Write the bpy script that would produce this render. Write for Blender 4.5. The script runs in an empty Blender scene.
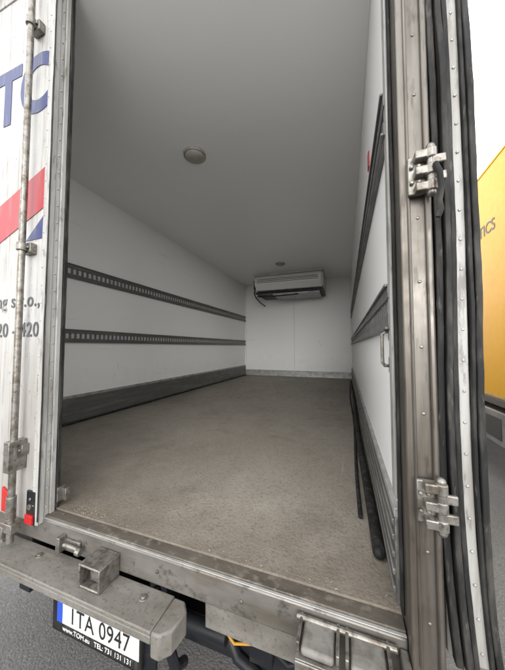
import bpy, bmesh, math, random
from mathutils import Vector, Matrix
random.seed(4)
H = 1.70          # camera height above the ground; helper z values are relative to eye level

scene = bpy.context.scene
scene.view_settings.view_transform = 'Standard'
scene.view_settings.look = 'None'
scene.view_settings.exposure = 0

# ------------------------------------------------------------------ materials
def M(name, base, rough=.5, metal=0.0, layers=(), bump=None, rvar=0.0, spec=.5):
    m = bpy.data.materials.new(name); m.use_nodes = True
    nt = m.node_tree; N = nt.nodes; L = nt.links
    b = N['Principled BSDF']
    b.inputs['Roughness'].default_value = rough
    b.inputs['Metallic'].default_value = metal
    b.inputs['Specular IOR Level'].default_value = spec
    tc = N.new('ShaderNodeTexCoord')
    rgb = N.new('ShaderNodeRGB'); rgb.outputs[0].default_value = (*base, 1)
    cur = rgb.outputs[0]
    for i, ly in enumerate(layers):
        kind = ly[0]
        if kind == 'n':      # noise: color, scale3, lo, hi, amount
            _, col, sc, lo, hi, amt = ly
            mp = N.new('ShaderNodeMapping'); mp.inputs['Scale'].default_value = sc
            mp.inputs['Location'].default_value = (i*3.7, i*1.3, i*2.1)
            L.new(tc.outputs['Object'], mp.inputs[0])
            nz = N.new('ShaderNodeTexNoise'); nz.inputs['Scale'].default_value = 1
            nz.inputs['Detail'].default_value = 5; nz.inputs['Roughness'].default_value = .62
            L.new(mp.outputs[0], nz.inputs['Vector'])
            src = nz.outputs['Fac']
        else:                # gradient: color, axis, lo, hi, amount, noise amp
            _, col, ax, lo, hi, amt, na = ly
            sp = N.new('ShaderNodeSeparateXYZ'); L.new(tc.outputs['Object'], sp.inputs[0])
            nz = N.new('ShaderNodeTexNoise'); nz.inputs['Scale'].default_value = 9
            nz.inputs['Detail'].default_value = 5
            L.new(tc.outputs['Object'], nz.inputs['Vector'])
            ma = N.new('ShaderNodeMath'); ma.operation = 'MULTIPLY_ADD'
            L.new(nz.outputs['Fac'], ma.inputs[0]); ma.inputs[1].default_value = na
            L.new(sp.outputs[ax], ma.inputs[2])
            src = ma.outputs[0]
        mr = N.new('ShaderNodeMapRange'); mr.clamp = True
        mr.inputs['From Min'].default_value = lo; mr.inputs['From Max'].default_value = hi
        mr.inputs['To Min'].default_value = 0; mr.inputs['To Max'].default_value = amt
        L.new(src, mr.inputs['Value'])
        mx = N.new('ShaderNodeMix'); mx.data_type = 'RGBA'
        L.new(mr.outputs[0], mx.inputs['Factor']); L.new(cur, mx.inputs[6])
        mx.inputs[7].default_value = (*col, 1)
        cur = mx.outputs[2]
    L.new(cur, b.inputs['Base Color'])
    if rvar:
        nz = N.new('ShaderNodeTexNoise'); nz.inputs['Scale'].default_value = 14; nz.inputs['Detail'].default_value = 4
        L.new(tc.outputs['Object'], nz.inputs['Vector'])
        mr = N.new('ShaderNodeMapRange'); mr.inputs['From Min'].default_value = .3; mr.inputs['From Max'].default_value = .7
        mr.inputs['To Min'].default_value = max(.05, rough-rvar); mr.inputs['To Max'].default_value = min(1, rough+rvar)
        L.new(nz.outputs['Fac'], mr.inputs['Value']); L.new(mr.outputs[0], b.inputs['Roughness'])
    if bump:
        sc, st, dist = bump
        mp = N.new('ShaderNodeMapping'); mp.inputs['Scale'].default_value = sc if isinstance(sc, tuple) else (sc,)*3
        L.new(tc.outputs['Object'], mp.inputs[0])
        nz = N.new('ShaderNodeTexNoise'); nz.inputs['Scale'].default_value = 1; nz.inputs['Detail'].default_value = 3
        L.new(mp.outputs[0], nz.inputs['Vector'])
        bp = N.new('ShaderNodeBump'); bp.inputs['Strength'].default_value = st; bp.inputs['Distance'].default_value = dist
        L.new(nz.outputs['Fac'], bp.inputs['Height']); L.new(bp.outputs[0], b.inputs['Normal'])
    return m

FZ = -.685 + H
wall_m = M('grp_wall', (.90, .90, .89), .38, 0, [
    ('n', (.80, .79, .77), (.5, .7, 1.0), .45, .75, .25),
    ('n', (.40, .38, .36), (1.5, .8, 34), .67, .72, .40),
    ('n', (.40, .37, .35), (7, 7, 2.2), .70, .76, .35),
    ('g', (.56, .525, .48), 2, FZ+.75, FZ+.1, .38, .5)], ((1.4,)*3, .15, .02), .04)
ceil_m = M('grp_ceiling', (.90, .898, .885), .30, 0, [
    ('n', (.83, .825, .81), (.5, .35, .5), .42, .75, .30)], ((1.0,)*3, .12, .02), 0, .7)
door_m = M('door_paint', (.42, .415, .40), .45, 0, [
    ('n', (.22, .205, .185), (14, 4, 1.1), .42, .72, .60),
    ('n', (.13, .115, .10), (60, 20, 3), .54, .70, .60),
    ('n', (.10, .085, .07), (45, 45, 45), .62, .70, .55),
    ('g', (.155, .133, .11), 2, FZ+1.1, FZ-.1, .6, .5)], ((30, 5, 3), .12, .005), .1)
trim_m = M('white_trim', (.37, .365, .35), .45, 0, [
    ('n', (.19, .175, .155), (30, 20, 3), .44, .68, .65),
    ('n', (.08, .07, .06), (50, 50, 9), .57, .68, .65)], ((40, 20, 8), .15, .004), .1)
white_m = M('white_plastic', (.86, .86, .84), .4, 0, [('n', (.66, .66, .64), (6, 6, 6), .5, .8, .3)])
rail_dark = M('rail_dark', (.14, .142, .142), .42, .35, [('n', (.24, .24, .23), (8, 4, 30), .5, .7, .6)], None, .1)
rail_light = M('rail_slot', (.55, .55, .53), .5, .1, [('n', (.28, .28, .27), (12, 12, 12), .45, .7, .5)])
kick_m = M('kick_plate', (.135, .133, .128), .40, .3, [
    ('n', (.26, .245, .22), (10, 3, 22), .46, .70, .65)], ((5, 3, 60), .2, .003), .12)
alu_m = M('aluminium', (.40, .40, .39), .45, .4, [
    ('n', (.20, .185, .16), (14, 14, 14), .46, .68, .65)], ((30,)*3, .15, .003), .12)
steel_m = M('stainless_post', (.155, .143, .128), .42, .6, [
    ('n', (.075, .063, .05), (34, 34, 1.8), .42, .64, .75),
    ('n', (.036, .03, .024), (60, 60, 10), .56, .70, .70),
    ('g', (.07, .056, .042), 2, FZ+1.0, FZ-.2, .6, .5)], ((60, 60, 3), .2, .002), .12)
sill_m = M('sill_steel', (.185, .176, .16), .46, .5, [
    ('n', (.09, .077, .06), (2.5, 20, 14), .40, .66, .8),
    ('n', (.036, .03, .024), (22, 30, 26), .56, .70, .75),
    ('n', (.12, .068, .038), (5, 5, 9), .58, .74, .6)], ((7, 40, 30), .3, .003), .14)
silltop_m = M('sill_top_dirty', (.11, .096, .079), .6, .3, [
    ('n', (.05, .043, .035), (5, 14, 14), .42, .66, .8),
    ('n', (.22, .195, .16), (30, 40, 30), .54, .68, .65)], ((50,)*3, .4, .003), .12)
ledge_m = M('ledge_steel', (.17, .162, .146), .6, .15, [
    ('n', (.10, .088, .073), (6, 12, 12), .38, .66, .75),
    ('n', (.25, .235, .21), (3, 25, 20), .56, .72, .45),
    ('n', (.05, .042, .033), (90, 90, 90), .55, .68, .6)], ((60,)*3, .35, .003), .12)
hinge_m = M('hinge_steel', (.25, .24, .22), .38, .7, [
    ('n', (.10, .077, .054), (35, 35, 35), .44, .64, .8),
    ('n', (.03, .025, .02), (70, 70, 70), .56, .70, .65)], ((50,)*3, .15, .002), .1)
rubber_m = M('black_rubber', (.012, .012, .012), .65, 0, [
    ('n', (.060, .056, .050), (40, 40, 7), .46, .68, .75),
    ('n', (.14, .13, .115), (70, 70, 14), .62, .72, .5)], ((50, 50, 12), .3, .003), .12, .25)
black_m = M('black_steel', (.010, .011, .014), .45, .1, [
    ('n', (.04, .036, .03), (9, 14, 14), .5, .75, .7)], ((20,)*3, .2, .003), .1, .3)
floor_m = M('cargo_floor', (.262, .234, .198), .60, 0, [
    ('n', (.34, .308, .265), (.7, .5, 1), .40, .68, .70),
    ('n', (.17, .148, .122), (2.0, 1.2, 1), .48, .74, .60),
    ('n', (.36, .325, .28), (5, 3.2, 1), .56, .74, .40),
    ('n', (.105, .092, .077), (90, 90, 90), .50, .68, .6),
    ('n', (.42, .385, .335), (140, 140, 140), .58, .70, .45),
    ('n', (.40, .37, .33), (34, 3, 1), .69, .73, .40),
    ('n', (.11, .094, .075), (3.2, 3.6, 1), .58, .76, .50),
    ('g', (.09, .071, .052), 1, 1.30, .85, .8, .35)], ((110,)*3, .55, .004), .14, .4)
asphalt_m = M('asphalt', (.125, .122, .118), .8, 0, [
    ('n', (.08, .08, .078), (.7, .7, .7), .42, .66, .7),
    ('n', (.21, .205, .195), (70, 70, 70), .5, .7, .7),
    ('n', (.03, .03, .03), (50, 50, 50), .58, .7, .7)], ((80,)*3, .7, .01), .1)
yellow_m = M('yellow_panel', (.62, .335, .003), .4, 0, [('n', (.50, .265, .006), (3, 3, 1), .5, .8, .35)], None, .05, .35)
blue_m = M('blue_letters', (.013, .026, .12), .45, 0, [('n', (.15, .15, .18), (60, 20, 8), .54, .68, .5)])
red_m = M('red_stripe', (.32, .018, .027), .45, 0, [('n', (.21, .12, .11), (50, 20, 5), .52, .68, .5)])
grey_t = M('grey_letters', (.055, .059, .066), .5, 0, [('n', (.26, .245, .225), (70, 20, 30), .6, .72, .5)])
redrefl_m = M('red_reflector', (.42, .012, .012), .35, 0, [('n', (.15, .025, .02), (40,)*3, .5, .7, .6)])
plate_m = M('plate_white', (.72, .72, .70), .4, 0, [('n', (.30, .275, .24), (20, 20, 20), .48, .70, .6)])
plblue_m = M('plate_blue', (.02, .07, .45), .4)
ink_m = M('plate_ink', (.012, .012, .014), .5)
lamp_m = M('lamp_lens', (.34, .32, .28), .3, 0, [('n', (.24, .22, .2), (30,)*3, .45, .7, .5)], ((60,)*3, .3, .003))
glass_m = M('dark_glass', (.02, .025, .03), .08)
tyre_m = M('tyre', (.022, .022, .022), .8, 0, [('n', (.07, .065, .06), (12,)*3, .5, .7, .6)])
straw_m = M('debris', (.30, .25, .185), .85, 0, [('n', (.10, .08, .06), (90,)*3, .42, .6, .9)])
wood_m = M('rust', (.17, .10, .055), .8, .1, [('n', (.06, .04, .03), (20,)*3, .45, .65, .8)])
orange_m = M('yellow_strap', (.45, .23, .02), .6)
lgrey_m = M('unit_grey', (.60, .60, .59), .5, 0, [('n', (.42, .41, .40), (6,)*3, .45, .7, .6)])
pad_m = M('buffer_pad', (.16, .152, .14), .6, 0, [('n', (.075, .066, .056), (30,)*3, .42, .66, .8)], ((60,)*3, .4, .003))

# ------------------------------------------------------------------ builders
def link(ob, parent=None):
    scene.collection.objects.link(ob)
    if parent: ob.parent = parent
    return ob

def empty(name):
    e = bpy.data.objects.new(name, None); e.empty_display_size = .2
    return link(e)

class B:
    def __init__(s, name, mat, parent=None, bevel=.003, smooth=True, seg=2):
        s.name, s.mat, s.parent, s.bevel, s.smooth, s.seg = name, mat, parent, bevel, smooth, seg
        s.bm = bmesh.new()
    def box(s, x0, x1, y0, y1, z0, z1):
        vs = [s.bm.verts.new((x, y, z+H)) for x in (x0, x1) for y in (y0, y1) for z in (z0, z1)]
        for f in ((0,1,3,2),(4,6,7,5),(0,4,5,1),(2,3,7,6),(0,2,6,4),(1,5,7,3)):
            s.bm.faces.new([vs[i] for i in f])
        return s
    def cyl(s, p0, p1, r, n=16, r2=None):
        p0 = Vector(p0)+Vector((0,0,H)); p1 = Vector(p1)+Vector((0,0,H)); d = p1-p0
        mat = Matrix.Translation((p0+p1)/2) @ d.to_track_quat('Z','Y').to_matrix().to_4x4()
        bmesh.ops.create_cone(s.bm, cap_ends=True, segments=n, radius1=r, radius2=r if r2 is None else r2, depth=d.length, matrix=mat)
        return s
    def ball(s, c, r, sc=(1,1,1), n=10):
        mat = Matrix.Translation(Vector(c)+Vector((0,0,H))) @ Matrix.Diagonal((*sc,1))
        bmesh.ops.create_uvsphere(s.bm, u_segments=n, v_segments=max(6,n//2+2), radius=r, matrix=mat)
        return s
    def tube(s, pts, r, n=10):
        P = [Vector(p)+Vector((0,0,H)) for p in pts]; rings = []
        up = Vector((0.13,0.21,1)).normalized()
        for i, p in enumerate(P):
            t = (P[min(i+1,len(P)-1)]-P[max(i-1,0)]).normalized()
            a = t.cross(up)
            if a.length < .15: a = t.cross(Vector((1,0.1,0)))
            a.normalize(); b_ = t.cross(a).normalized()
            rings.append([s.bm.verts.new(p + (a*math.cos(k*2*math.pi/n)+b_*math.sin(k*2*math.pi/n))*r) for k in range(n)])
        for i in range(len(rings)-1):
            for k in range(n):
                s.bm.faces.new([rings[i][k], rings[i][(k+1)%n], rings[i+1][(k+1)%n], rings[i+1][k]])
        s.bm.faces.new(rings[0]); s.bm.faces.new(rings[-1][::-1])
        return s
    def prism(s, prof, a0, a1, axis='X'):
        def mk(a, p):
            if axis == 'X': return (a, p[0], p[1]+H)
            if axis == 'Y': return (p[0], a, p[1]+H)
            return (p[0], p[1], a+H)
        A = [s.bm.verts.new(mk(a0,p)) for p in prof]; C = [s.bm.verts.new(mk(a1,p)) for p in prof]
        n = len(prof)
        for i in range(n): s.bm.faces.new([A[i], A[(i+1)%n], C[(i+1)%n], C[i]])
        s.bm.faces.new(A[::-1]); s.bm.faces.new(C)
        return s
    def strip(s, x0, x1, y0, y1, z0, z1, n=40, amp=.004, seed=0, fx=None):
        rnd = random.Random(seed); rows = []
        ph = [rnd.uniform(0,6) for _ in range(4)]
        for i in range(n+1):
            z = z0+(z1-z0)*i/n
            w = amp*(math.sin(z*5+ph[0])*.6+math.sin(z*13+ph[1])*.4+rnd.uniform(-.3,.3))
            v = amp*(math.sin(z*7+ph[2])*.6+rnd.uniform(-.3,.3))
            o = fx(z) if fx else 0
            rows.append([s.bm.verts.new((x+w+o, y+v, z+H)) for x, y in ((x0,y0),(x1,y0),(x1,y1),(x0,y1))])
        for i in range(n):
            for k in range(4):
                s.bm.faces.new([rows[i][k], rows[i][(k+1)%4], rows[i+1][(k+1)%4], rows[i+1][k]])
        s.bm.faces.new(rows[0][::-1]); s.bm.faces.new(rows[-1])
        return s
    def done(s):
        bmesh.ops.recalc_face_normals(s.bm, faces=s.bm.faces)
        me = bpy.data.meshes.new(s.name); s.bm.to_mesh(me); s.bm.free()
        me.materials.append(s.mat)
        ob = link(bpy.data.objects.new(s.name, me), s.parent)
        if s.smooth:
            for p in me.polygons: p.use_smooth = True
            me.set_sharp_from_angle(angle=math.radians(35))
        if s.bevel:
            md = ob.modifiers.new('bevel','BEVEL'); md.width = s.bevel; md.segments = s.seg
            md.limit_method = 'ANGLE'; md.angle_limit = math.radians(40)
        return ob

def text(name, body, loc, size, mat, parent, rot=(math.pi/2,0,0), align='RIGHT', sx=1.0, bold=0.0, ext=.0008, shear=0, sp=1.0):
    c = bpy.data.curves.new(name,'FONT'); c.body = body; c.size = size; c.align_x = align
    c.extrude = ext; c.offset = bold; c.shear = shear; c.resolution_u = 6; c.space_character = sp
    o = bpy.data.objects.new(name+'_tmp', c); scene.collection.objects.link(o)
    o.location = (loc[0], loc[1], loc[2]+H); o.rotation_euler = rot; o.scale = (sx,1,1)
    bpy.context.view_layer.update()
    dg = bpy.context.evaluated_depsgraph_get()
    me = bpy.data.meshes.new_from_object(o.evaluated_get(dg)); me.transform(o.matrix_world)
    bpy.data.objects.remove(o)
    me.materials.clear(); me.materials.append(mat); me.name = name
    return link(bpy.data.objects.new(name, me), parent)

XL, XR, ZF, ZC, Y0, Y1 = -2.33, .13, -.685, 1.53, .80, 6.0
ZT = 1.74   # door / post top

truck = empty('refrigerated_truck')
# ------------------------------------------------------------------ cargo box shell
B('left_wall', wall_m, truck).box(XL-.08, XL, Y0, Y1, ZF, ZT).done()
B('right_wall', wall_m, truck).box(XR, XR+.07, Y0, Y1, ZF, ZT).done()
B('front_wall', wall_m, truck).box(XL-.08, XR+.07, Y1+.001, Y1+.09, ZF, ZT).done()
B('roof', white_m, truck).box(XL-.085, XR+.075, .69, Y1+.095, ZT+.001, ZT+.08).done()
cl = [(Y1, ZC), (1.75, ZC)] + [(1.75-.95*k/16, ZC+.135*(k/16)**2) for k in range(1, 17)]
B('ceiling', ceil_m, truck, 0).prism(cl+[(.80, ZT), (Y1, ZT)], XL+.0005, XR-.0005, 'X').done()
B('header', trim_m, truck).box(XL-.08, XR+.07, .72, .798, ZC+.137, ZT-.001).done()
B('floor', floor_m, truck, .0).box(XL-.08, XR+.075, Y0-.005, Y1+.09, ZF-.10, ZF).done()
fw = B('front_wall_trim', alu_m, truck, .002)
fw.box(XL+.005, XR-.02, Y1-.012, Y1-.001, ZF+.002, ZF+.12)
fw.box(XL+.005, XR-.02, Y1-.022, Y1-.001, ZF+.122, ZF+.14).done()
B('front_wall_seams', M('seam', (.5,.5,.49), .6), truck, .0).box(-1.12, -1.114, Y1-.003, Y1, ZF+.19, 1.0).done()
B('corner_profiles', white_m, truck, .004).box(XL, XL+.03, Y1-.03, Y1-.001, ZF+.19, ZC-.02).box(XR-.03, XR, Y1-.03, Y1-.001, ZF+.19, ZC-.02).done()

# ------------------------------------------------------------------ lashing rails
def rail(name, xw, sg, z0, z1):
    d = B(name, rail_dark, truck, .0015, seg=1)
    l = B(name+'_slots', rail_light, truck, 0)
    h = z1-z0
    xa, xb = sorted((xw, xw+sg*.004)); l.box(xa, xb, Y0+.03, Y1-.03, z0+.02, z1-.02)
    xa, xb = sorted((xw, xw+sg*.016))
    d.box(xa, xb, Y0+.02, Y1-.03, z0, z0+h*.31)
    d.box(xa, xb, Y0+.02, Y1-.03, z1-h*.31, z1)
    xa2, xb2 = sorted((xw, xw+sg*.010))
    y = Y0+.03
    while y < Y1-.05:
        d.box(xa2, xb2, y, y+.020, z0+h*.30, z1-h*.30); y += .05
    xa, xb = sorted((xw+sg*.0155, xw+sg*.024))
    d.box(xa, xb, Y0+.02, Y1-.03, z0, z0+.008).box(xa, xb, Y0+.02, Y1-.03, z1-.008, z1)
    d.done(); l.done()
rail('lashing_rail_upper_l', XL, 1, .62, .75)
rail('lashing_rail_lower_l', XL, 1, .04, .16)
rail('lashing_rail_upper_r', XR, -1, .62, .75)
rail('lashing_rail_lower_r', XR, -1, .05, .18)

k = B('kick_plates', kick_m, truck, .002, seg=1)
for xw, sg in ((XL, 1), (XR, -1)):
    def bx(d0, d1, z0, z1):
        xa, xb = sorted((xw+sg*d0, xw+sg*d1)); k.box(xa, xb, Y0+.01, Y1-.02, z0, z1)
    bx(0, .012, ZF+.002, ZF+.225)
    for zz in (.03, .075, .12, .165, .205):
        bx(.0115, .020, ZF+zz, ZF+zz+.016)
k.done()
B('kick_cap', alu_m, truck, .002).box(XL, XL+.014, Y0+.01, Y1-.02, ZF+.2255, ZF+.25).box(XR-.014, XR, Y0+.01, Y1-.02, ZF+.2255, ZF+.25).done()
B('kick_toe', rubber_m, truck, .004).box(XL+.02, XL+.045, Y0+.05, Y1-.02, ZF+.001, ZF+.018).done()

# ------------------------------------------------------------------ right jamb (stainless post)
j = B('door_post', steel_m, truck, .005)
j.box(.1305, .198, .71, .7985, -1.0, ZT)
j.box(.146, .153, .704, .7105, -.72, ZT).box(.182, .194, .700, .7105, -.72, ZT).done()
pr = B('door_post_rivets', hinge_m, truck, 0)
z = -.62
while z < 1.6:
    if abs(z-.405) > .07 and abs(z+.345) > .07: pr.ball((.168, .7095, z), .0042, (1,.5,1), 10)
    z += .155
pr.done()
B('door_post_gasket', rubber_m, truck, .002).strip(.123, .130, .772, .797, ZF+.01, ZT-.005, 60, .0008, 3).done()
B('wall_end_profile', trim_m, truck, .003).box(.118, .1285, .80, .845, ZF+.28, ZC+.04).done()
B('left_post', steel_m, truck, .005).box(XL-.085, XL-.005, .71, .7985, -1.0, ZT).done()

# hinges on post
def hinge(z):
    h = B('hinge', hinge_m, truck, .0025)
    h.box(.146, .186, .692, .7035, z-.046, z+.046)
    h.cyl((.190, .681, z-.052), (.190, .681, z+.052), .0085, 16)
    for dz in (-.038, 0, .038):
        h.cyl((.190, .681, z+dz-.012), (.190, .681, z+dz+.012), .0125, 16)
        h.box(.158, .190, .672, .693, z+dz-.010, z+dz+.010)
    h.box(.190, .218, .672, .681, z-.030, z-.010).box(.190, .218, .672, .681, z+.010, z+.030)
    for dx in (.153, .168):
        for dz in (-.019, .019):
            h.cyl((dx, .692, z+dz), (dx, .684, z+dz), .0055, 6)
    h.ball((.190, .681, z+.053), .010).ball((.190, .681, z-.053), .010)
    h.done()
hinge(.405); hinge(-.345)
B('hinge_strap', rubber_m, truck, .001).tube([(.194,.665,.41),(.201,.66,.385),(.203,.659,.35),(.198,.66,.32),(.201,.661,.30),(.195,.663,.285)], .006, 8).done()
B('grab_handle', hinge_m, truck, 0).tube([(.126,.86,.045),(.108,.858,.045),(.102,.857,.036),(.102,.857,-.045),(.108,.858,-.055),(.126,.86,-.055)], .005, 10).box(.121,.1275,.846,.878,.02,.065).box(.121,.1275,.846,.878,-.075,-.03).done()
B('red_marker', redrefl_m, truck, .001).box(.124, .1295, 1.42, 1.47, .93, 1.01).done()

# ------------------------------------------------------------------ open right door, folded along the side of the body
O = -.014
B('open_door_panel', door_m, truck, .006).box(.222+O, .296+O, .735, 1.95, -.70, ZT-.02).done()
def bend(z):
    return O + .018*max(0, (-.15-z)/.55)**2 + .003*math.sin(z*4)
B('open_door_edge', trim_m, truck, .002).strip(.256, .277, .722, .736, -.69, ZT-.02, 60, .0012, 5, bend).done()
g = B('open_door_gaskets', rubber_m, truck, .002)
g.strip(.214, .229, .716, .738, -.70, ZT-.02, 70, .0015, 1, bend)
g.strip(.231, .2435, .704, .738, -.71, ZT-.02, 70, .0025, 2, bend)
g.strip(.2445, .2555, .712, .738, -.70, ZT-.02, 70, .0015, 6, bend)
g.strip(.2775, .286, .712, .738, -.70, ZT-.02, 70, .0015, 7, bend)
g.strip(.2865, .299, .708, .742, -.715, ZT-.02, 70, .0025, 8, bend).done()
rv = B('open_door_rivets', alu_m, truck, 0)
z = -.66
while z < 1.68:
    rv.ball((.2665+bend(z), .7215, z), .0035, (1,.6,1), 8); z += .07
rv.done()

# ------------------------------------------------------------------ closed left door
DX = -1.17
d = B('closed_door_panel', door_m, truck, .004)
d.box(XL-.02, DX-.012, .725, .795, -.715, ZT-.01).done()
e = B('closed_door_edge', trim_m, truck, .003)
e.box(DX-.035, DX, .718, .7245, -.715, ZT-.01)
e.box(DX-.0115, DX-.002, .7255, .745, -.715, ZT-.01)
e.box(DX-.0115, DX-.006, .7455, .765, -.715, ZT-.01)
e.box(DX-.0115, DX+.001, .7655, .785, -.715, ZT-.01).done()
g = B('closed_door_gaskets', rubber_m, truck, .002)
g.strip(DX-.010, DX+.004, .786, .802, -.68, ZT-.012, 60, .0015, 11)
g.strip(DX-.004, DX+.003, .7175, .7215, -.70, ZT-.012, 60, .001, 12).done()
rv = B('closed_door_rivets', alu_m, truck, 0)
z = -.66
while z < 1.69:
    rv.ball((DX-.0055, .7555, z), .004, (.7,1,1), 8); rv.ball((DX-.026, .7175, z+.02), .0035, (1,.6,1), 8); z += .075
rv.done()
lk = B('lock_rod', hinge_m, truck, .002)
lk.cyl((-1.275, .685, -.78), (-1.275, .685, ZT+.03), .0125, 20)
for zz in (1.42, .42, -.42):
    lk.box(-1.305, -1.245, .698, .7235, zz-.022, zz+.022)
    lk.cyl((-1.275, .685, zz-.016), (-1.275, .685, zz+.016), .019, 20)
    lk.cyl((-1.297, .698, zz), (-1.297, .690, zz), .006, 6).cyl((-1.253, .698, zz), (-1.253, .690, zz), .006, 6)
lk.box(-1.292, -1.258, .66, .7235, -.50, -.38)
lk.cyl((-1.275, .685, -.60), (-1.275, .685, -.69), .017, 20)
lk.box(-1.31, -1.24, .668, .702, -.735, -.70).box(-1.33, -1.29, .665, .6995, -.76, -.715)
lk.done()
B('corner_reflector', redrefl_m, truck, .001).box(-1.232, -1.190, .708, .7165, -.71, -.675).prism([(-1.40,-.70),(-1.34,-.70),(-1.34,-.63),(-1.40,-.60)], .716, .7235, 'Y').done()
B('corner_fitting', black_m, truck, .002).box(-1.238, -1.184, .7165, .7235, -.715, -.585).done()
B('corner_bolt', hinge_m, truck, .001).cyl((-1.211,.7165,-.645),(-1.211,.709,-.645),.012,6).cyl((-1.211,.7165,-.615),(-1.211,.712,-.615),.006,8).done()
B('door_stop', hinge_m, truck, .002).box(DX+.003, DX+.006, .79, .83, -.66, -.60).box(DX+.006, DX+.026, .81, .83, -.66, -.61).done()

yd = .7235
text('letters_large', 'TC', (-1.19, yd, 1.06), .36, blue_m, truck, bold=.014, sx=.84)
text('letters_company', 'Leasing s.r.o.,', (-1.212, yd, .175), .088, grey_t, truck, bold=.0008, sx=.9, sp=1.08)
text('letters_phone', '+420 - 420', (-1.212, yd, .045), .088, grey_t, truck, bold=.0008, sx=.9, sp=1.08)
B('stripe_red', red_m, truck, 0).prism([(-1.9,.33),(-1.206,.60),(-1.206,.78),(-1.9,.51)], yd-.0012, yd+.001, 'Y').done()
B('stripe_blue', blue_m, truck, 0).prism([(-1.32,.465),(-1.206,.465),(-1.206,.565)], yd-.0012, yd+.001, 'Y').done()

# ------------------------------------------------------------------ sill, ledge
s = B('rear_sill', sill_m, truck, .005)
s.box(XL-.085, .1295, .752, .7945, -.80, -.706)
s.box(XL-.085, .1295, .740, .7515, -.79, -.699).done()
B('sill_top', silltop_m, truck, .002).box(XL-.08, .128, .7522, .7945, -.7055, -.692).done()
B('sill_edge_bar', alu_m, truck, .001).box(XL-.08, .128, .7425, .7515, -.6985, -.6965).done()
B('rear_ledge', ledge_m, truck, .006).box(XL-.085, -.53, .625, .7395, -.812, -.80).box(XL-.085, -.53, .625, .631, -.835, -.8125).done()
B('ledge_end', ledge_m, truck, .006).prism([(-.53,.625),(-.53,.738),(-.49,.738),(-.465,.71),(-.475,.65),(-.50,.625)], -.87, -.801, 'Z').done()
lb = B('ledge_bolts', hinge_m, truck, .001)
for xb in (-1.35, -1.12, -.62): lb.cyl((xb,.70,-.80),(xb,.70,-.793),.009,6).cyl((xb,.70,-.80),(xb,.70,-.798),.014,16)
for xb in (-.6, -.3, -.05): lb.cyl((xb,.7405,-.745),(xb,.735,-.745),.006,6)
lb.done()
B('sill_apron', ledge_m, truck, .004).box(-.43, .13, .757, .77, -.88, -.8015).done()
bh = B('buffer_holder', hinge_m, truck, .003)
x0, x1, y0, y1, z0, z1 = -.855, -.760, .655, .7385, -.7995, -.725
bh.box(x0, x0+.007, y0, y1, z0, z1).box(x1-.007, x1, y0, y1, z0, z1).box(x0+.007, x1-.007, y0, y1, z1-.007, z1).box(x0+.007, x1-.007, y0, y1, z0+.002, z0+.008)
bh.box(-.83, -.785, .68, .71, -.79, -.755).done()
B('sill_latch', hinge_m, truck, .002).box(-1.03, -.95, .730, .7395, -.765, -.735).cyl((-1.02,.722,-.75),(-.95,.722,-.75),.008,12).cyl((-.945,.716,-.752),(-.925,.716,-.752),.012,10).box(-1.05,-1.03,.71,.739,-.78,-.725).done()
bs = B('bump_stops', hinge_m, truck, .004)
rb = B('bump_stop_rubbers', pad_m, truck, .008, seg=3)
for xa in (-.125, -.012):
    bs.box(xa, xa+.10, .645, .738, -.745, -.735)
    bs.box(xa, xa+.008, .66, .738, -.7345, -.712).box(xa+.092, xa+.10, .66, .738, -.7345, -.712)
    bs.box(xa, xa+.10, .640, .6445, -.86, -.735)
    rb.box(xa+.012, xa+.088, .652, .728, -.7345, -.716)
bs.cyl((-.135,.728,-.718),(.105,.728,-.718),.008,12).done(); rb.done()
B('sill_gusset', sill_m, truck, .004).box(-.16, .198, .65, .739, -.96, -.90).box(.110, .129, .64, .739, -.90, -.72).done()

# ------------------------------------------------------------------ chassis and underrun
ch = B('chassis', black_m, truck, .004)
ch.box(-1.55, -1.47, 1.0, 7.6, -1.05, -.80).box(-.75, -.67, 1.0, 7.6, -1.05, -.80)
for yy in (1.1, 2.0, 3.0, 4.0, 5.0, 6.0): ch.box(-1.47, -.75, yy, yy+.07, -1.0, -.84)
for yy in (.95, 1.7, 2.5, 3.3, 4.1, 4.9, 5.7): ch.box(XL, XR, yy, yy+.06, -.82, -.786)
ch.box(-2.25, .05, .92, 1.02, -1.14, -1.04)
ch.box(-1.55, -1.47, .88, 1.1, -1.2, -.84).box(-.75, -.67, .88, 1.1, -1.2, -.84)
ch.cyl((-2.3, .86, -1.0), (-.4, .86, -1.0), .028, 16)
ch.box(-1.46, -.80, .986, 1.0, -1.46, -1.145)
ch.tube([(-.66,.80,-.86),(-.60,.78,-.95),(-.57,.80,-1.1),(-.60,.9,-1.2)], .018, 10)
ch.tube([(-.45,1.0,-.85),(-.4,.95,-1.0),(-.2,.92,-1.08),(.0,.95,-1.0)], .014, 8)
ch.tube([(-.50,.95,-.95),(-.38,.90,-1.1),(-.15,.92,-1.22),(.1,.95,-1.2)], .02, 8)
ch.box(-.5, .1, 1.25, 1.3, -1.2, -.86).box(-.32,-.24,.86,.95,-1.05,-.86)
ch.cyl((-2.2,1.25,-1.38),(.0,1.25,-1.38),.05,16).done()
B('rust_bracket', wood_m, truck, .003).box(-.60, -.50, 1.03, 1.09, -1.0, -.88).cyl((-.4,1.08,-1.0),(.05,1.08,-1.0),.03,14).done()
B('yellow_strap', orange_m, truck, .002).tube([(-.42,.86,-.97),(-.37,.85,-1.0),(-.31,.86,-.99)], .005, 8).done()
tl = B('tail_lamps', redrefl_m, truck, .006)
for xa in (-2.25, -.14): tl.box(xa, xa+.19, .885, .919, -1.14, -1.04)
tl.done()
wh = B('wheels', tyre_m, truck, .03, seg=3)
hb = B('wheel_hubs', alu_m, truck, .005)
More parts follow.
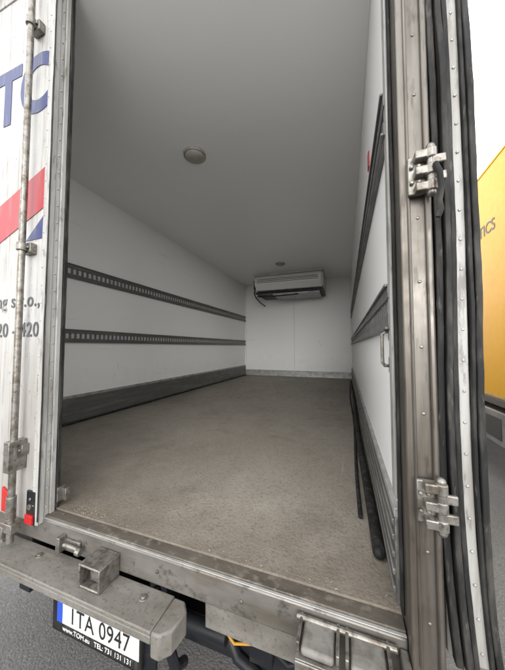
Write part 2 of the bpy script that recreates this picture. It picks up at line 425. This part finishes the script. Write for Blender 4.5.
for yy in (2.3, 6.9):
    for xc in (-2.2, -.28) if yy < 3 else (-2.15, -.05):
        wh.cyl((xc-.14, yy, -1.23), (xc+.14, yy, -1.23), .47, 36)
        hb.cyl((xc-.15, yy, -1.23), (xc+.15, yy, -1.23), .24, 24)
wh.done(); hb.done()
B('cab', white_m, truck, .04, seg=3).prism([(6.35,-1.2),(6.35,1.0),(6.6,1.15),(7.6,1.05),(8.15,.2),(8.25,-1.25)], XL-.02, XR+.02, 'X').done()
B('cab_windows', glass_m, truck, .01).prism([(6.7,.2),(6.7,.85),(7.45,.8),(7.85,.2)], XL-.03, XR+.03, 'X').done()

# licence plate
lp = empty('license_plate')
B('plate_frame', rubber_m, lp, .003).box(-1.405, -.865, .968, .9855, -1.425, -1.255).done()
B('plate_face', plate_m, lp, .002).box(-1.395, -.875, .9645, .9675, -1.380, -1.265).done()
B('plate_band', plblue_m, lp, 0).box(-1.393, -1.355, .9635, .9642, -1.378, -1.267).done()
text('plate_number', '1TA 0947', (-1.115, .9632, -1.360), .108, ink_m, lp, align='CENTER', sx=.84, sp=1.05)
text('frame_text', 'www.TOM.eu   TEL: 731 131 131', (-1.135, .9668, -1.414), .032, plate_m, lp, align='CENTER')

# ------------------------------------------------------------------ ceiling lamps
def lamp(y, r):
    e = empty('ceiling_lamp')
    z = ZC + (.135*((1.75-y)/.95)**2 if y < 1.75 else 0)
    B('lamp_base', alu_m, e, .003).cyl((-1.107, y, z+.01), (-1.107, y, z-.018), r, 40, r).done()
    B('lamp_dome', lamp_m, e, 0).ball((-1.107, y, z-.014), r*.87, (1,1,.42), 32).done()
lamp(1.73, .088); lamp(4.60, .088)

# ------------------------------------------------------------------ evaporator
ev = empty('refrigeration_unit')
ex0, ex1 = -1.78, -.42
B('casing', white_m, ev, .012, seg=3).prism([(5.98,1.49),(5.16,1.49),(5.10,1.43),(5.08,1.30),(5.2,1.19),(5.5,1.16),(5.98,1.16)], ex0, ex1, 'X').done()
B('top_plate', lgrey_m, ev, .003).box(ex0-.03, ex1+.03, 5.12, 5.98, 1.493, 1.527).done()
gl = B('louvres', rail_dark, ev, .001)
for i in range(3):
    gl.box(ex0+.06, ex1-.06, 5.073, 5.10, 1.325+i*.032, 1.333+i*.032)
gl.done()
gl = B('pipes', black_m, ev, .002)
gl.box(ex0-.02, ex1+.02, 5.2, 5.96, 1.128, 1.158)
gl.tube([(ex0+.05,5.5,1.11),(ex0+.02,5.25,1.08),(ex0+.1,5.17,1.06),(ex0+.5,5.17,1.05),(ex0+.9,5.2,1.07)], .014, 8)
gl.tube([(ex0-.05,5.3,1.27),(ex0-.07,5.28,1.15),(ex0-.03,5.3,1.06),(ex0-.03,5.6,1.0),(ex0-.03,5.95,.98)], .014, 8)
gl.box(ex0-.035, ex0-.001, 5.15, 5.9, 1.22, 1.40).done()
B('end_cap', lgrey_m, ev, .004).box(ex1+.001, ex1+.03, 5.15, 5.9, 1.20, 1.46).done()
B('drain_tray', alu_m, ev, .004).box(ex0+.35, ex1-.05, 5.25, 5.9, 1.09, 1.126).done()

# ------------------------------------------------------------------ rubber hoses on the floor at right
rh = empty('rubber_hose')
pts = [(.086+.006*math.sin(y*2.1), y, ZF+.021) for y in [.96+.12*i for i in range(38)]]
B('hose_body', rubber_m, rh, 0).tube(pts, .020, 14).ball((.0915,.96,ZF+.021), .020).done()
rh2 = empty('rubber_hose')
pts = [(.052+.008*math.sin(y*2.7+1), y, ZF+.010) for y in [1.15+.12*i for i in range(34)]]
B('hose_body', rubber_m, rh2, 0).tube(pts, .009, 12).done()

# debris on the floor near the sill
db = bmesh.new()
def flake(x, y, z, r):
    n = random.choice((3,4,5)); a0 = random.uniform(0,6.28); el = random.uniform(.3,1)
    vs = []
    for k in range(n):
        a = a0+k*2*math.pi/n
        vs.append(db.verts.new((x+r*math.cos(a), y+r*el*math.sin(a), z+H+random.uniform(.0003,.003))))
    db.faces.new(vs)
for i in range(520):
    u = random.random()
    if u < .40: x = -1.1+abs(random.gauss(0,.14)); y = .80+abs(random.gauss(0,.025))
    elif u < .75: x = random.uniform(-1.15,.12); y = .80+abs(random.gauss(0,.02))
    else: x = .11-abs(random.gauss(0,.03)); y = random.uniform(.8,3)
    flake(x, y, ZF+.0008, random.uniform(.001,.0035))
me = bpy.data.meshes.new('floor_debris'); db.to_mesh(me); db.free(); me.materials.append(straw_m)
link(bpy.data.objects.new('floor_debris', me))

# ------------------------------------------------------------------ yellow truck
yt = empty('yellow_truck')
X0 = 1.70
B('box_body', yellow_m, yt, .01).box(X0, X0+2.5, 2.2, 9.2, -.62, 2.22).done()
a = B('box_frame', M('grey_frame', (.09,.09,.095), .5, .3), yt, .004)
a.box(X0-.006, X0+2.506, 2.15, 9.25, -.70, -.6205)
a.box(X0-.006, X0+.1, 2.14, 2.199, -.62, 2.22).done()
B('box_top_rail', yellow_m, yt, .004).box(X0-.006, X0+2.506, 2.15, 9.25, 2.221, 2.25).done()
B('panel_rivets', alu_m, yt, 0).box(X0-.004, X0-.0005, 2.21, 9.19, -.60, -.585).done()
text('side_letters', 'LOGISTICS', (X0-.003, 3.83, 1.42), .20, M('letters_dk', (.07,.085,.12), .5), yt, rot=(math.pi/2,0,-math.pi/2), bold=.002)
B('toolbox', M('toolbox_grey', (.26,.27,.28), .45, .3, [('n',(.13,.125,.12),(6,)*3,.45,.7,.6)]), yt, .02).box(X0+.03, X0+.5, 3.85, 4.75, -1.20, -.78).done()
B('toolbox_door', M('toolbox_dk', (.05,.05,.055), .5), yt, .006).box(X0+.022, X0+.0295, 3.95, 4.65, -1.12, -.86).done()
c = B('underbody', black_m, yt, .004)
c.box(X0+.75, X0+.85, 2.3, 10.8, -1.0, -.705).box(X0+1.65, X0+1.75, 2.3, 10.8, -1.0, -.705).box(X0+.5, X0+2.2, 2.3, 9.1, -.78, -.71)
c.box(X0+.04, X0+.07, 4.9, 7.6, -1.28, -1.14).box(X0+.04, X0+.07, 4.9, 7.6, -1.0, -.88).done()
w = B('wheels', tyre_m, yt, .03, seg=3)
hb = B('wheel_hubs', alu_m, yt, .004)
for yy in (2.95, 10.1):
    for xc in (X0+.2, X0+2.3):
        w.cyl((xc-.15,yy,-1.22),(xc+.15,yy,-1.22),.48,36); hb.cyl((xc-.16,yy,-1.22),(xc+.16,yy,-1.22),.25,24)
w.done(); hb.done()
B('cab', yellow_m, yt, .05, seg=3).prism([(9.45,-1.2),(9.45,1.2),(9.7,1.35),(10.8,1.25),(11.4,.3),(11.5,-1.25)], X0+.03, X0+2.47, 'X').done()
B('cab_windows', glass_m, yt, .01).prism([(9.9,.3),(9.9,.95),(10.7,.9),(11.1,.3)], X0+.02, X0+2.48, 'X').done()

# ------------------------------------------------------------------ ground
bm = bmesh.new()
bmesh.ops.create_grid(bm, x_segments=8, y_segments=8, size=400)
me = bpy.data.meshes.new('ground'); bm.to_mesh(me); bm.free(); me.materials.append(asphalt_m)
link(bpy.data.objects.new('ground', me))

# ------------------------------------------------------------------ light: bright overcast
world = bpy.data.worlds.new('World'); scene.world = world; world.use_nodes = True
nt = world.node_tree; N = nt.nodes; L = nt.links
bg = N['Background']; bg.inputs['Strength'].default_value = .15
sky = N.new('ShaderNodeTexSky'); sky.sky_type = 'NISHITA'; sky.sun_disc = False
el, az = math.radians(9), math.radians(163)
sky.sun_elevation = el; sky.sun_rotation = az
sky.air_density = 1.0; sky.dust_density = 4.0; sky.ozone_density = 1.0
hs = N.new('ShaderNodeHueSaturation'); hs.inputs['Saturation'].default_value = .15
L.new(sky.outputs[0], hs.inputs['Color'])
cn = N.new('ShaderNodeTexNoise'); cn.inputs['Scale'].default_value = 2.2; cn.inputs['Detail'].default_value = 4
cr = N.new('ShaderNodeMapRange'); cr.inputs['From Min'].default_value = .3; cr.inputs['From Max'].default_value = .7
cr.inputs['To Min'].default_value = 22.0; cr.inputs['To Max'].default_value = 29
L.new(cn.outputs['Fac'], cr.inputs['Value'])
cc = N.new('ShaderNodeMix'); cc.data_type = 'RGBA'; cc.inputs['Factor'].default_value = .8
L.new(hs.outputs[0], cc.inputs[6]); L.new(cr.outputs[0], cc.inputs[7])
L.new(cc.outputs[2], bg.inputs['Color'])
sl = bpy.data.lights.new('sun','SUN'); sl.energy = 2.2; sl.angle = math.radians(36); sl.color = (1,.98,.95)
so = link(bpy.data.objects.new('sun', sl))
dirv = Vector((math.sin(az)*math.cos(el), math.cos(az)*math.cos(el), math.sin(el)))
so.rotation_euler = dirv.to_track_quat('Z','Y').to_euler()

# ------------------------------------------------------------------ camera
cam = bpy.data.cameras.new('camera'); co = link(bpy.data.objects.new('camera', cam))
cam.sensor_fit = 'HORIZONTAL'; cam.sensor_width = 36; cam.lens = 260/505*36
cam.clip_start = .02; cam.clip_end = 2000
co.location = (0, 0, H)
co.rotation_euler = (math.radians(90+2.64), 0, math.radians(19.7))
scene.camera = co
